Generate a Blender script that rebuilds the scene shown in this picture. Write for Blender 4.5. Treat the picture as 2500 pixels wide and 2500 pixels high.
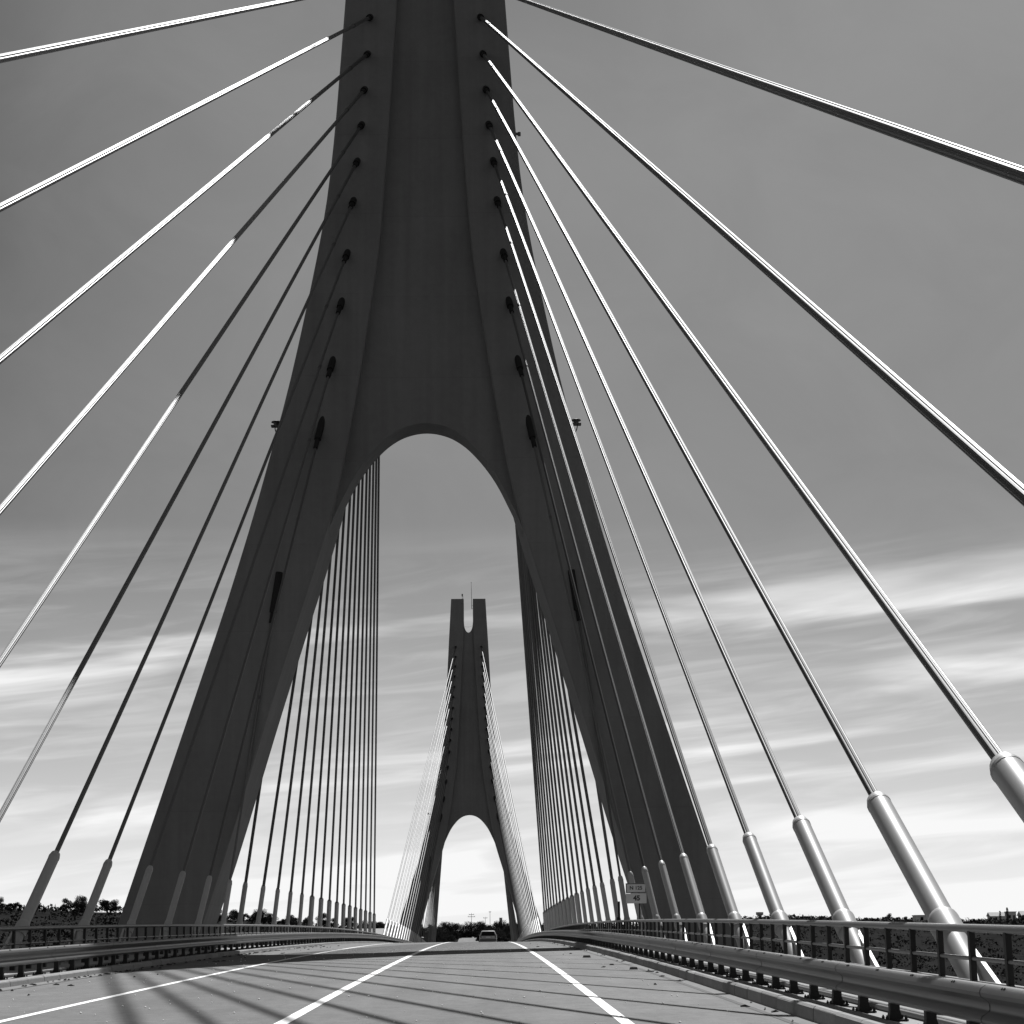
import bpy, math, random
from mathutils import Vector, Matrix

random.seed(7)
for o in list(bpy.data.objects):
    bpy.data.objects.remove(o, do_unlink=True)
scene = bpy.context.scene
COL = scene.collection
R = math.radians

# ------------------------------------------------------------------ camera
CAMX = 2.67
pitch, yaw, roll = R(13.0), R(0.90), R(-0.61)
right0 = Vector((math.cos(yaw), -math.sin(yaw), 0))
fwd0 = Vector((math.sin(yaw), math.cos(yaw), 0))
upz = Vector((0, 0, 1))
fwd = fwd0 * math.cos(pitch) + upz * math.sin(pitch)
up0 = -fwd0 * math.sin(pitch) + upz * math.cos(pitch)
rgt = right0 * math.cos(roll) + up0 * math.sin(roll)
upv = -right0 * math.sin(roll) + up0 * math.cos(roll)
cam = bpy.data.cameras.new('camera')
cam.sensor_width = 36.0
cam.lens = 36.0 * 4722.0 / 2500.0
cam.clip_start = 0.1
cam.clip_end = 20000
camo = bpy.data.objects.new('camera', cam)
COL.objects.link(camo)
M = Matrix.Identity(4)
for i in range(3):
    M[i][0], M[i][1], M[i][2] = rgt[i], upv[i], -fwd[i]
M[0][3] = CAMX
camo.matrix_world = M
scene.camera = camo

# ------------------------------------------------------------------ sky and sun
SUN = Vector((0.17, 0.68, 1.0)).normalized()
SUN_EL = math.asin(SUN.z)
SUN_AZ = math.atan2(SUN.x, SUN.y)

world = bpy.data.worlds.new('World')
scene.world = world
world.use_nodes = True
nt = world.node_tree
for n in list(nt.nodes):
    nt.nodes.remove(n)
LK = nt.links


def wn(kind, **kw):
    n = nt.nodes.new(kind)
    for k, v in kw.items():
        setattr(n, k, v)
    return n


def wmath(op, a, b=None, c=None, clamp=False):
    n = wn('ShaderNodeMath', operation=op, use_clamp=clamp)
    for i, v in enumerate((a, b, c)):
        if v is None:
            continue
        if isinstance(v, (int, float)):
            n.inputs[i].default_value = v
        else:
            LK.new(v, n.inputs[i])
    return n.outputs[0]


def wrange(v, a, b, c, d, smooth=True):
    n = wn('ShaderNodeMapRange', interpolation_type='SMOOTHSTEP' if smooth else 'LINEAR')
    LK.new(v, n.inputs[0])
    for i, x in enumerate((a, b, c, d)):
        n.inputs[i + 1].default_value = x
    return n.outputs[0]


out = wn('ShaderNodeOutputWorld')
bg = wn('ShaderNodeBackground')
BG_STRENGTH = 0.1
bg.inputs[1].default_value = BG_STRENGTH
sky = wn('ShaderNodeTexSky', sky_type='NISHITA', sun_disc=False)
sky.sun_elevation = SUN_EL
sky.sun_rotation = SUN_AZ
sky.altitude = 20
sky.air_density = 1.0
sky.dust_density = 1.6
sky.ozone_density = 1.0
sep = wn('ShaderNodeSeparateColor')
LK.new(sky.outputs[0], sep.inputs[0])
# the picture is black and white: weigh the sky like a red-filtered film
bw = wmath('ADD', wmath('MULTIPLY', sep.outputs[0], 0.9), wmath('MULTIPLY', sep.outputs[1], 0.1))
tc = wn('ShaderNodeTexCoord')
sx = wn('ShaderNodeSeparateXYZ')
LK.new(tc.outputs['Generated'], sx.inputs[0])
az = wmath('ARCTAN2', sx.outputs[0], sx.outputs[1])
el = wmath('ARCSINE', sx.outputs[2])


def wnoise(ax, ex, tilt, scale, detail, rough, dist, off=0.0):
    cv = wn('ShaderNodeCombineXYZ')
    LK.new(wmath('MULTIPLY', az, ax), cv.inputs[0])
    LK.new(wmath('ADD', wmath('MULTIPLY', el, ex), wmath('MULTIPLY', az, tilt)), cv.inputs[1])
    cv.inputs[2].default_value = off
    nz = wn('ShaderNodeTexNoise')
    nz.inputs['Scale'].default_value = scale
    nz.inputs['Detail'].default_value = detail
    nz.inputs['Roughness'].default_value = rough
    nz.inputs['Distortion'].default_value = dist
    LK.new(cv.outputs[0], nz.inputs['Vector'])
    return nz.outputs['Fac']


streak = wrange(wnoise(1.7, 17.0, -1.6, 1.7, 5.0, 0.5, 0.45, 16.9), 0.47, 0.70, 0.0, 1.0)
wisps = wrange(wnoise(5.0, 46.0, -5.0, 2.0, 6.0, 0.55, 0.8, 5.2), 0.42, 0.75, 0.0, 1.0)
band = wrange(el, 0.222, 0.165, 0.0, 1.0)
cirrus = wmath('MULTIPLY', band, wmath('ADD', wmath('MULTIPLY', streak, 0.58), wmath('MULTIPLY', wisps, 0.13)))
thin = wmath('MULTIPLY', wrange(wnoise(1.0, 1.0, 0.0, 1.1, 2.0, 0.4, 0.0, 7.9), 0.40, 0.62, 0.0, 1.0), 0.16)
veil = wmath('ADD', wmath('ADD', wrange(el, 0.23, 0.08, 0.0, 0.28), wrange(el, 0.12, 0.005, 0.0, 0.46)), thin)
mottle = wmath('MULTIPLY', wmath('SUBTRACT', wnoise(5.0, 7.0, 1.0, 2.2, 6.0, 0.6, 0.6, 1.9), 0.5), 0.075)
veil = wmath('MAXIMUM', wmath('ADD', veil, mottle), 0.0)
cover = wmath('ADD', cirrus, veil, clamp=True)
cover = wmath('MINIMUM', cover, 0.94)
CLOUD = 0.70 / BG_STRENGTH
SKY_GAIN = 0.185
bwg = wmath('MULTIPLY', bw, SKY_GAIN)
final = wmath('ADD', wmath('MULTIPLY', bwg, wmath('SUBTRACT', 1.0, cover)), wmath('MULTIPLY', cover, CLOUD))
cc = wn('ShaderNodeCombineColor')
for i in range(3):
    LK.new(final, cc.inputs[i])
LK.new(cc.outputs[0], bg.inputs[0])
LK.new(bg.outputs[0], out.inputs[0])

sl = bpy.data.lights.new('sun', 'SUN')
sl.energy = 5.0
sl.angle = R(0.40)
sl.color = (1.0, 1.0, 1.0)
so = bpy.data.objects.new('sun', sl)
COL.objects.link(so)
so.rotation_euler = SUN.to_track_quat('Z', 'Y').to_euler()
so.location = SUN * 300

vs = scene.view_settings
vs.view_transform = 'Standard'
vs.look = 'None'
vs.exposure = 0.5
vs.gamma = 1.0
vs.use_curve_mapping = False

# ------------------------------------------------------------------ materials
MATS = {}


def mat(name, base, rough=0.7, metal=0.0, var=0.0, scale=3.0, bump=0.0, bscale=20.0,
        spec=0.5, coord='Object', rnd=0.0, var2=0.0, scale2=40.0, coat=0.0):
    m = bpy.data.materials.new(name)
    m.use_nodes = True
    t = m.node_tree
    b = t.nodes['Principled BSDF']
    b.inputs['Roughness'].default_value = rough
    b.inputs['Metallic'].default_value = metal
    b.inputs['Specular IOR Level'].default_value = spec
    b.inputs['Coat Weight'].default_value = coat
    b.inputs['Base Color'].default_value = (base, base, base, 1)
    L = t.links
    tcn = t.nodes.new('ShaderNodeTexCoord')

    def nz(sc, det, rg):
        n = t.nodes.new('ShaderNodeTexNoise')
        n.inputs['Scale'].default_value = sc
        n.inputs['Detail'].default_value = det
        n.inputs['Roughness'].default_value = rg
        L.new(tcn.outputs[coord], n.inputs['Vector'])
        return n.outputs['Fac']

    def mth(op, a, c):
        n = t.nodes.new('ShaderNodeMath')
        n.operation = op
        for i, v in enumerate((a, c)):
            if isinstance(v, (int, float)):
                n.inputs[i].default_value = v
            else:
                L.new(v, n.inputs[i])
        return n.outputs[0]
    f = None
    if var:
        f = mth('ADD', 1.0, mth('MULTIPLY', mth('SUBTRACT', nz(scale, 6, 0.6), 0.5), 2 * var))
    if var2:
        g = mth('ADD', 1.0, mth('MULTIPLY', mth('SUBTRACT', nz(scale2, 3, 0.7), 0.5), 2 * var2))
        f = g if f is None else mth('MULTIPLY', f, g)
    if rnd:
        oi = t.nodes.new('ShaderNodeObjectInfo')
        g = mth('ADD', 1.0 - rnd, mth('MULTIPLY', oi.outputs['Random'], 2 * rnd))
        f = g if f is None else mth('MULTIPLY', f, g)
    if f is not None:
        v = mth('MULTIPLY', f, base)
        c = t.nodes.new('ShaderNodeCombineColor')
        for i in range(3):
            L.new(v, c.inputs[i])
        L.new(c.outputs[0], b.inputs['Base Color'])
    if bump:
        bn = t.nodes.new('ShaderNodeBump')
        bn.inputs['Strength'].default_value = bump
        bn.inputs['Distance'].default_value = 0.02
        L.new(nz(bscale, 5, 0.65), bn.inputs['Height'])
        L.new(bn.outputs[0], b.inputs['Normal'])
    MATS[name] = m
    return m


mat('deck_concrete', 0.22, 0.9, var=0.25, scale=0.8, var2=0.15, scale2=12, bump=0.4, bscale=25)
mat('kerb_concrete', 0.21, 0.9, var=0.22, scale=2.5, var2=0.2, scale2=14, bump=0.4, bscale=25, rnd=0.18)
mat('paint', 0.70, 0.7, var=0.18, scale=0.8, var2=0.42, scale2=26)
mat('gutter_concrete', 0.125, 0.9, var=0.25, scale=1.5, var2=0.25, scale2=12)
mat('tar', 0.018, 0.8, var=0.3, scale=2)
mat('stay', 0.10, 0.50, metal=0.6, var=0.06, scale=0.4, rnd=0.3)
mat('pipe', 0.30, 0.45, var=0.10, scale=1.5, var2=0.06, scale2=25, spec=0.55)
mat('socket_steel', 0.012, 0.6, spec=0.2)
mat('dark_steel', 0.055, 0.5, var=0.2, scale=3)
mat('galvanised', 0.050, 0.40, metal=0.25, var=0.22, scale=1.2, var2=0.12, scale2=30)
mat('rail_steel', 0.10, 0.45, metal=0.1, var=0.2, scale=1.5, var2=0.1, scale2=30)
mat('post_steel', 0.016, 0.6, var=0.2, scale=3, spec=0.25)
mat('sign_face', 0.52, 0.6, var=0.05, scale=2)
mat('sign_black', 0.02, 0.6)
mat('car_paint', 0.22, 0.3, spec=0.5, coat=0.3)
mat('glass_dark', 0.008, 0.35, spec=0.06)
mat('rubber', 0.015, 0.85)
mat('lamp_lens', 0.10, 0.2)
mat('foliage', 0.030, 0.9, rnd=0.3, var=0.3, scale=0.5, spec=0.05)
mat('scrub_leaf', 0.020, 0.9, var=0.4, scale=0.05, spec=0.05)
mat('bark', 0.06, 0.9, var=0.2, scale=4)
mat('house_wall', 0.5, 0.85, var=0.08, scale=0.5)
mat('house_roof', 0.30, 0.85, var=0.15, scale=1.5)
mat('pebble', 0.75, 0.5)
mat('litter', 0.03, 0.9)
mat('land', 0.017, 0.95, var=0.55, scale=0.02, var2=0.5, scale2=0.18, spec=0.0)


def concrete():
    m = mat('concrete', 0.13, 0.9)
    t = m.node_tree
    L = t.links
    b = t.nodes['Principled BSDF']
    tcn = t.nodes.new('ShaderNodeTexCoord')

    def nz(sc, det, rg, sclv):
        n = t.nodes.new('ShaderNodeTexNoise')
        n.inputs['Scale'].default_value = sc
        n.inputs['Detail'].default_value = det
        n.inputs['Roughness'].default_value = rg
        mp = t.nodes.new('ShaderNodeMapping')
        mp.inputs['Scale'].default_value = sclv
        L.new(tcn.outputs['Object'], mp.inputs['Vector'])
        L.new(mp.outputs[0], n.inputs['Vector'])
        return n.outputs['Fac']

    def mth(op, a, c=0.0):
        n = t.nodes.new('ShaderNodeMath')
        n.operation = op
        for i, v in enumerate((a, c)):
            if isinstance(v, (int, float)):
                n.inputs[i].default_value = v
            else:
                L.new(v, n.inputs[i])
        return n.outputs[0]
    f = mth('ADD', 1.0, mth('MULTIPLY', mth('SUBTRACT', nz(0.12, 5, 0.6, (1, 1, 1)), 0.5), 0.7))          # broad blotches
    f = mth('MULTIPLY', f, mth('ADD', 1.0, mth('MULTIPLY', mth('SUBTRACT', nz(1.0, 5, 0.6, (1.8, 1.8, 0.06)), 0.5), 0.45)))   # rain streaks
    f = mth('MULTIPLY', f, mth('ADD', 1.0, mth('MULTIPLY', mth('SUBTRACT', nz(3.0, 4, 0.7, (1, 1, 1)), 0.5), 0.25)))
    sp = t.nodes.new('ShaderNodeSeparateXYZ')
    L.new(tcn.outputs['Object'], sp.inputs[0])
    lift = mth('FRACT', mth('DIVIDE', mth('ADD', sp.outputs[2], 100.0), 4.1))       # pour joints every lift
    f = mth('MULTIPLY', f, mth('SUBTRACT', 1.0, mth('MULTIPLY', mth('LESS_THAN', lift, 0.011), 0.07)))
    f = mth('MULTIPLY', f, mth('ADD', 0.93, mth('MULTIPLY', mth('FRACT', mth('MULTIPLY', mth('FLOOR', mth('DIVIDE', mth('ADD', sp.outputs[2], 100.0), 4.1)), 0.618)), 0.05)))
    v = mth('MULTIPLY', f, 0.160)
    c = t.nodes.new('ShaderNodeCombineColor')
    for i in range(3):
        L.new(v, c.inputs[i])
    L.new(c.outputs[0], b.inputs['Base Color'])


concrete()


def asphalt():
    m = bpy.data.materials.new('asphalt')
    m.use_nodes = True
    t = m.node_tree
    L = t.links
    b = t.nodes['Principled BSDF']
    b.inputs['Roughness'].default_value = 0.82
    b.inputs['Specular IOR Level'].default_value = 0.35
    tcn = t.nodes.new('ShaderNodeTexCoord')

    def nz(sc, det, rg, sclv=None):
        n = t.nodes.new('ShaderNodeTexNoise')
        n.inputs['Scale'].default_value = sc
        n.inputs['Detail'].default_value = det
        n.inputs['Roughness'].default_value = rg
        src = tcn.outputs['Object']
        if sclv:
            mp = t.nodes.new('ShaderNodeMapping')
            mp.inputs['Scale'].default_value = sclv
            L.new(src, mp.inputs['Vector'])
            src = mp.outputs[0]
        L.new(src, n.inputs['Vector'])
        return n.outputs['Fac']

    def mth(op, a, c):
        n = t.nodes.new('ShaderNodeMath')
        n.operation = op
        for i, v in enumerate((a, c)):
            if isinstance(v, (int, float)):
                n.inputs[i].default_value = v
            else:
                L.new(v, n.inputs[i])
        return n.outputs[0]
    v = mth('ADD', 0.090, mth('MULTIPLY', mth('SUBTRACT', nz(0.5, 6, 0.65), 0.5), 0.085))
    v = mth('ADD', v, mth('MULTIPLY', mth('SUBTRACT', nz(1.0, 4, 0.6, (1.6, 0.05, 1)), 0.5), 0.06))
    v = mth('ADD', v, mth('MULTIPLY', mth('SUBTRACT', nz(55, 2, 0.8), 0.5), 0.14))
    v = mth('ADD', v, mth('MULTIPLY', mth('SUBTRACT', nz(5, 5, 0.8), 0.5), 0.15))
    v = mth('MULTIPLY', v, mth('ADD', 0.72, mth('MULTIPLY', nz(0.16, 7, 0.7), 0.56)))
    sp = t.nodes.new('ShaderNodeSeparateXYZ')
    L.new(tcn.outputs['Object'], sp.inputs[0])
    for xt, wd, am in ((1.35, 0.38, 0.13), (3.15, 0.38, 0.13), (2.25, 0.22, 0.10), (-0.9, 0.38, 0.13), (-2.7, 0.38, 0.13), (-1.8, 0.22, 0.10)):
        q = mth('DIVIDE', mth('SUBTRACT', sp.outputs[0], xt), wd)
        g = mth('DIVIDE', am, mth('ADD', 1.0, mth('MULTIPLY', q, q)))
        v = mth('MULTIPLY', v, mth('SUBTRACT', 1.0, g))          # worn wheel tracks and the oily strip between them
    v = mth('MAXIMUM', v, 0.03)
    c = t.nodes.new('ShaderNodeCombineColor')
    for i in range(3):
        L.new(v, c.inputs[i])
    L.new(c.outputs[0], b.inputs['Base Color'])
    bn = t.nodes.new('ShaderNodeBump')
    bn.inputs['Strength'].default_value = 0.5
    bn.inputs['Distance'].default_value = 0.01
    L.new(nz(70, 3, 0.7), bn.inputs['Height'])
    L.new(bn.outputs[0], b.inputs['Normal'])
    MATS['asphalt'] = m


asphalt()


# ------------------------------------------------------------------ mesh helpers
class MB:
    def __init__(self):
        self.v = []
        self.f = []

    def add(self, vs_, fs_):
        k = len(self.v)
        self.v.extend([tuple(p) for p in vs_])
        self.f.extend([tuple(i + k for i in q) for q in fs_])
        return self

    def box(self, x0, x1, y0, y1, z0, z1):
        return self.add([(x0, y0, z0), (x1, y0, z0), (x1, y1, z0), (x0, y1, z0),
                         (x0, y0, z1), (x1, y0, z1), (x1, y1, z1), (x0, y1, z1)],
                        [(0, 3, 2, 1), (4, 5, 6, 7), (0, 1, 5, 4), (1, 2, 6, 5), (2, 3, 7, 6), (3, 0, 4, 7)])

    def tube(self, pts, rad, n=12, caps=True):
        """rings of radius rad (scalar or list) along pts; straight or bent"""
        pts = [Vector(p) for p in pts]
        if isinstance(rad, (int, float)):
            rad = [rad] * len(pts)
        k = len(self.v)
        ref = None
        for i, p in enumerate(pts):
            a = pts[max(i - 1, 0)]
            b = pts[min(i + 1, len(pts) - 1)]
            d = (b - a)
            if d.length < 1e-9:
                d = Vector((0, 0, 1))
            d.normalize()
            if ref is None:
                ref = Vector((0, 0, 1)) if abs(d.z) < 0.9 else Vector((1, 0, 0))
            x = d.cross(ref).normalized()
            y = d.cross(x).normalized()
            for j in range(n):
                t = 2 * math.pi * j / n
                self.v.append(tuple(p + (x * math.cos(t) + y * math.sin(t)) * rad[i]))
        for i in range(len(pts) - 1):
            for j in range(n):
                j2 = (j + 1) % n
                self.f.append((k + i * n + j, k + i * n + j2, k + (i + 1) * n + j2, k + (i + 1) * n + j))
        if caps:
            self.f.append(tuple(k + j for j in range(n))[::-1])
            self.f.append(tuple(k + (len(pts) - 1) * n + j for j in range(n)))
        return self

    def sweep(self, prof, path, closed=True, caps=True):
        """prof: list of (x,z) offsets; path: list of (x,y,z): kept upright"""
        k = len(self.v)
        n = len(prof)
        for p in path:
            for a, b in prof:
                self.v.append((p[0] + a, p[1], p[2] + b))
        m = n if closed else n - 1
        for i in range(len(path) - 1):
            for j in range(m):
                j2 = (j + 1) % n
                self.f.append((k + i * n + j, k + (i + 1) * n + j, k + (i + 1) * n + j2, k + i * n + j2))
        if caps and closed:
            self.f.append(tuple(k + j for j in range(n)))
            self.f.append(tuple(k + (len(path) - 1) * n + j for j in range(n))[::-1])
        return self

    def mesh(self, name, material, smooth=False):
        me = bpy.data.meshes.new(name)
        me.from_pydata(self.v, [], self.f)
        me.validate()
        me.update()
        import bmesh
        bm = bmesh.new()
        bm.from_mesh(me)
        bmesh.ops.recalc_face_normals(bm, faces=bm.faces)
        bm.to_mesh(me)
        bm.free()
        if material:
            me.materials.append(MATS[material])
        if smooth:
            for p in me.polygons:
                p.use_smooth = True
            if hasattr(me, 'set_sharp_from_angle'):
                me.set_sharp_from_angle(angle=R(35))
        return me

    def build(self, name, material, parent=None, smooth=False):
        return link(name, self.mesh(name, material, smooth), parent)


def link(name, data, parent=None, loc=None, rot=None):
    o = bpy.data.objects.new(name, data)
    COL.objects.link(o)
    if parent is not None:
        o.parent = parent
    if loc is not None:
        o.location = loc
    if rot is not None:
        o.rotation_euler = rot
    return o


def tag(o, label=None, cat=None, group=None, kind=None):
    if label:
        o['label'] = label
    if cat:
        o['category'] = cat
    if group:
        o['group'] = group
    if kind:
        o['kind'] = kind
    return o


def thing(name, label, cat, loc=(0, 0, 0), group=None, rot=None):
    o = link(name, None, None, loc, rot)
    o.empty_display_size = 0.5
    return tag(o, label, cat, group)


def copy_tree(o, parent=None):
    c = o.copy()
    COL.objects.link(c)
    c.parent = parent
    for ch in list(o.children):
        copy_tree(ch, c)
    return c


# ------------------------------------------------------------------ road profile
Y0, Y1 = -60.0, 455.0


def zbridge(y):
    return -1.377 + 0.02634 * y - 5.85e-5 * y * y


def zr(y):
    if y <= Y1:
        return zbridge(y)
    a, b = Y1, 700.0
    z0, m0 = zbridge(a), (0.02634 - 1.17e-4 * a) * (b - a)
    z1, m1 = 7.3, 0.016 * (b - a)
    if y >= b:
        return z1 + (y - b) * 0.003
    t = (y - a) / (b - a)
    return ((2 * t ** 3 - 3 * t * t + 1) * z0 + (t ** 3 - 2 * t * t + t) * m0
            + (-2 * t ** 3 + 3 * t * t) * z1 + (t ** 3 - t * t) * m1)


def road_x(y):
    t = max(0.0, min(1.0, (y - 480) / 130.0))
    return -3.0 * t * t * (3 - 2 * t)


def slope(y):
    return (zr(y + 0.5) - zr(y - 0.5))


def zs(x, y):
    return zr(y) - 0.004 * abs(x)


KERB = 6.4      # edge of the asphalt
KHS = {1: 0.21, -1: 0.15}   # kerb top above the road on either side
KX = 6.60       # face of the kerb stones
RAILX = 8.6
GUARDX = 6.86
EDGE = 9.75


def frange(a, b, s):
    n = int(round((b - a) / s))
    return [a + i * (b - a) / n for i in range(n + 1)]


# ------------------------------------------------------------------ deck and road
def sheet(name, x0, x1, y0, y1, lift, material, nx=1, step=5.0):
    m = MB()
    ys = frange(y0, y1, step)
    xs = [x0 + (x1 - x0) * i / nx for i in range(nx + 1)]
    for y in ys:
        for x in xs:
            m.v.append((x + road_x(y), y, zs(x, y) + lift))
    w = nx + 1
    for i in range(len(ys) - 1):
        for j in range(nx):
            m.f.append((i * w + j, i * w + j + 1, (i + 1) * w + j + 1, (i + 1) * w + j))
    return m.build(name, material)


tag(sheet('road', -KERB, KERB, Y0, Y1, 0.0, 'asphalt', nx=8), kind='structure')
tag(sheet('approach_road', -3.4, 3.4, Y1, 1000, 0.0, 'asphalt', nx=4), kind='structure')
# painted lines
for nm, x, w in (('edge_line', 4.39, 0.16), ('centre_line', 0.13, 0.17), ('edge_line', -3.70, 0.15)):
    tag(sheet(nm, x - w / 2, x + w / 2, Y0, Y1, 0.005, 'paint', step=2.5), kind='structure')
for s in (-1, 1):
    m = MB()
    for y in frange(Y0, Y1, 5.0):
        m.v += [(s * 6.43, y, zs(6.43, y) + 0.006), (s * 6.62, y, zs(6.62, y) + 0.03)]
    m.f = [(2 * i, 2 * i + 1, 2 * i + 3, 2 * i + 2) for i in range(len(m.v) // 2 - 1)]
    tag(m.build('gutter', 'gutter_concrete'), kind='structure')
    a, b = sorted((s * 6.35, s * 6.43))
    tag(sheet('tar_joint', a, b, Y0, Y1, 0.004, 'tar'), kind='structure')

m = MB()
path = [(0, y, zr(y)) for y in frange(Y0, Y1, 5.0)]
zk = -0.004 * KERB
KL, KR = zk + KHS[-1], zk + KHS[1]
m.sweep([(-EDGE, -0.25), (-EDGE, KL + 0.12), (-9.45, KL + 0.12), (-9.45, KL - 0.02), (-KX - 0.02, KL - 0.02),
         (-KX - 0.02, -0.18), (KX + 0.02, -0.18), (KX + 0.02, KR - 0.02), (9.45, KR - 0.02),
         (9.45, KR + 0.12), (EDGE, KR + 0.12), (EDGE, -0.25), (7.5, -0.45), (6.5, -1.9), (-6.5, -1.9), (-7.5, -0.45)], path)
tag(m.build('bridge_deck', 'deck_concrete'), kind='structure')

# kerb stones, each one a piece of its own
KS = 1.5
e = 0.012
kmesh = {}
for s in (1, -1):
    km = MB()
    KH = KHS[s]
    km.sweep([(0.0, -0.12), (0.012, KH - 0.03), (0.04, KH), (0.30, KH), (0.30, -0.12)], [(0, e, 0), (0, KS - e, 0)])
    kmesh[s] = km.mesh('kerb_stone', 'kerb_concrete')
for s, nm in ((1, 'kerb'), (-1, 'kerb')):
    ke = link(nm, None)
    tag(ke, kind='structure')
    y = Y0
    while y < 300:
        ym = y + KS / 2
        o = link('kerb_stone', kmesh[s], ke, (s * KX + random.uniform(-.005, .005), y if s > 0 else y + KS, zs(KERB, y if s > 0 else y + KS) + random.uniform(-.004, .004)))
        a = math.atan(slope(ym))
        if s > 0:
            o.rotation_euler = (a, 0, 0)
        else:
            o.rotation_euler = (-a, 0, math.pi)
        y += KS

# service pipes lying on the walkway behind the guardrail
for s in (-1, 1):
    for k, (dx, r_) in enumerate(((0.42, 0.035), (0.56, 0.028))):
        x = s * (GUARDX + dx)
        m = MB()
        m.tube([(x, y, zs(KERB, y) + KHS[s] - 0.02 + r_) for y in frange(Y0, 300, 4.0)], r_, 8)
        o = m.build('service_pipe', 'dark_steel', None, True)
        tag(o, '%s dark service pipe lying on the walkway behind the guardrail, %s' % (
            ('thicker', 'thinner')[k], 'sign side' if s > 0 else 'oncoming lane side'), 'pipe', 'service pipes along the walkways')

# ------------------------------------------------------------------ guardrails
GP = 1.7
gseg = 4 * GP
wprof_out = [(0.055, 0.700), (0.030, 0.706), (-0.012, 0.700), (-0.055, 0.672), (-0.070, 0.640), (-0.058, 0.605), (0.000, 0.565),
             (0.012, 0.545), (0.012, 0.500), (0.000, 0.480), (-0.056, 0.446), (-0.070, 0.420), (-0.058, 0.394), (-0.012, 0.372),
             (0.030, 0.368), (0.055, 0.374)]
wprof = wprof_out + [(a + 0.012, b) for a, b in reversed(wprof_out)]
bmB = MB()
bmB.sweep(wprof, [(0, 0.0, 0), (0, gseg, 0)], caps=False)
beam_mesh = bmB.mesh('guard_beam', 'galvanised', True)
bmS = MB()
sp_out = [(a - 0.004, b) for a, b in wprof_out[1:-1]]
bmS.sweep(sp_out + [(a + 0.003, b) for a, b in reversed(sp_out)], [(0, -0.20, 0), (0, 0.20, 0)])
splice_mesh = bmS.mesh('splice_plate', 'galvanised', True)
pm = MB()
pm.box(0.075, 0.175, -0.055, 0.055, 0.12, 0.66)
pm.box(0.028, 0.075, -0.05, 0.05, 0.46, 0.60)           # spacer block to the beam
post_mesh = pm.mesh('guard_post', 'post_steel')
bp = MB()
bp.box(0.0, 0.25, -0.12, 0.12, 0.0, 0.018)
bp.add([(0.055, -0.075, 0.018), (0.195, -0.075, 0.018), (0.195, 0.075, 0.018), (0.055, 0.075, 0.018),
        (0.072, -0.058, 0.10), (0.178, -0.058, 0.10), (0.178, 0.058, 0.10), (0.072, 0.058, 0.10)],
       [(0, 1, 5, 4), (1, 2, 6, 5), (2, 3, 7, 6), (3, 0, 4, 7)])
for bx in (0.025, 0.225):
    for by in (-0.10, 0.10):
        bp.tube([(bx, by, 0.015), (bx, by, 0.045)], 0.017, 6)
        bp.tube([(bx, by, 0.045), (bx, by, 0.060)], 0.009, 6)
plate_mesh = bp.mesh('base_plate', 'post_steel')
bolt = MB()
bolt.tube([(-0.028, 0, 0.684), (-0.038, 0, 0.698)], 0.012, 6)
bolt_mesh = bolt.mesh('beam_bolt', 'dark_steel')
for s in (1, -1):
    g = thing('guardrail', 'steel double-wave guardrail on bolted posts, %s' % ('on the N 125 sign side of the road' if s > 0 else 'on the oncoming lane side of the road'), 'guardrail', group='guardrails along the road')
    y = Y0 + 2
    while y < 320:
        h = zr(y)
        o = link('guard_beam', beam_mesh, g)
        a = math.atan((zr(y + gseg) - zr(y)) / gseg)
        if s > 0:
            o.location = (GUARDX, y, h)
            o.rotation_euler = (a, 0, 0)
        else:
            o.location = (-GUARDX, y + gseg, zr(y + gseg))
            o.rotation_euler = (-a, 0, math.pi)
        link('splice_plate', splice_mesh, o)
        for k in range(4):
            yy = y + (k + 0.5) * GP
            hh = zr(yy)
            p = link('guard_post', post_mesh, g, (s * GUARDX, yy, hh), (0, 0, 0 if s > 0 else math.pi))
            link('base_plate', plate_mesh, p, (0, 0, KHS[s] - 0.004 * KERB - 0.018))
            if yy < 90:
                for by in (-0.035, 0.035):
                    link('beam_bolt', bolt_mesh, p, (0, by, 0))
        y += gseg

# ------------------------------------------------------------------ pedestrian railings
rp = MB()
rp.box(-0.035, 0.035, -0.05, 0.05, 0.10, 1.05)
rp.box(-0.055, 0.055, -0.07, 0.07, 0.10, 0.20)
rpost_mesh = rp.mesh('railing_post', 'post_steel')
for s in (1, -1):
    g = thing('railing', 'grey tubular pedestrian railing with flat posts, %s' % ('on the N 125 sign side' if s > 0 else 'on the oncoming lane side'), 'railing', group='pedestrian railings')
    ys = frange(Y0, 330, 3.34)
    for nm, h, r_ in (('top_rail', 1.08, 0.050), ('middle_rail', 0.72, 0.026), ('bottom_rail', 0.44, 0.026)):
        m = MB()
        m.tube([(s * RAILX, y, zr(y) + h) for y in ys], r_, 12)
        m.build(nm, 'rail_steel', g, True)
    y = Y0 + 0.6
    while y < 330:
        link('railing_post', rpost_mesh, g, (s * RAILX, y, zr(y)))
        y += 1.67

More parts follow.
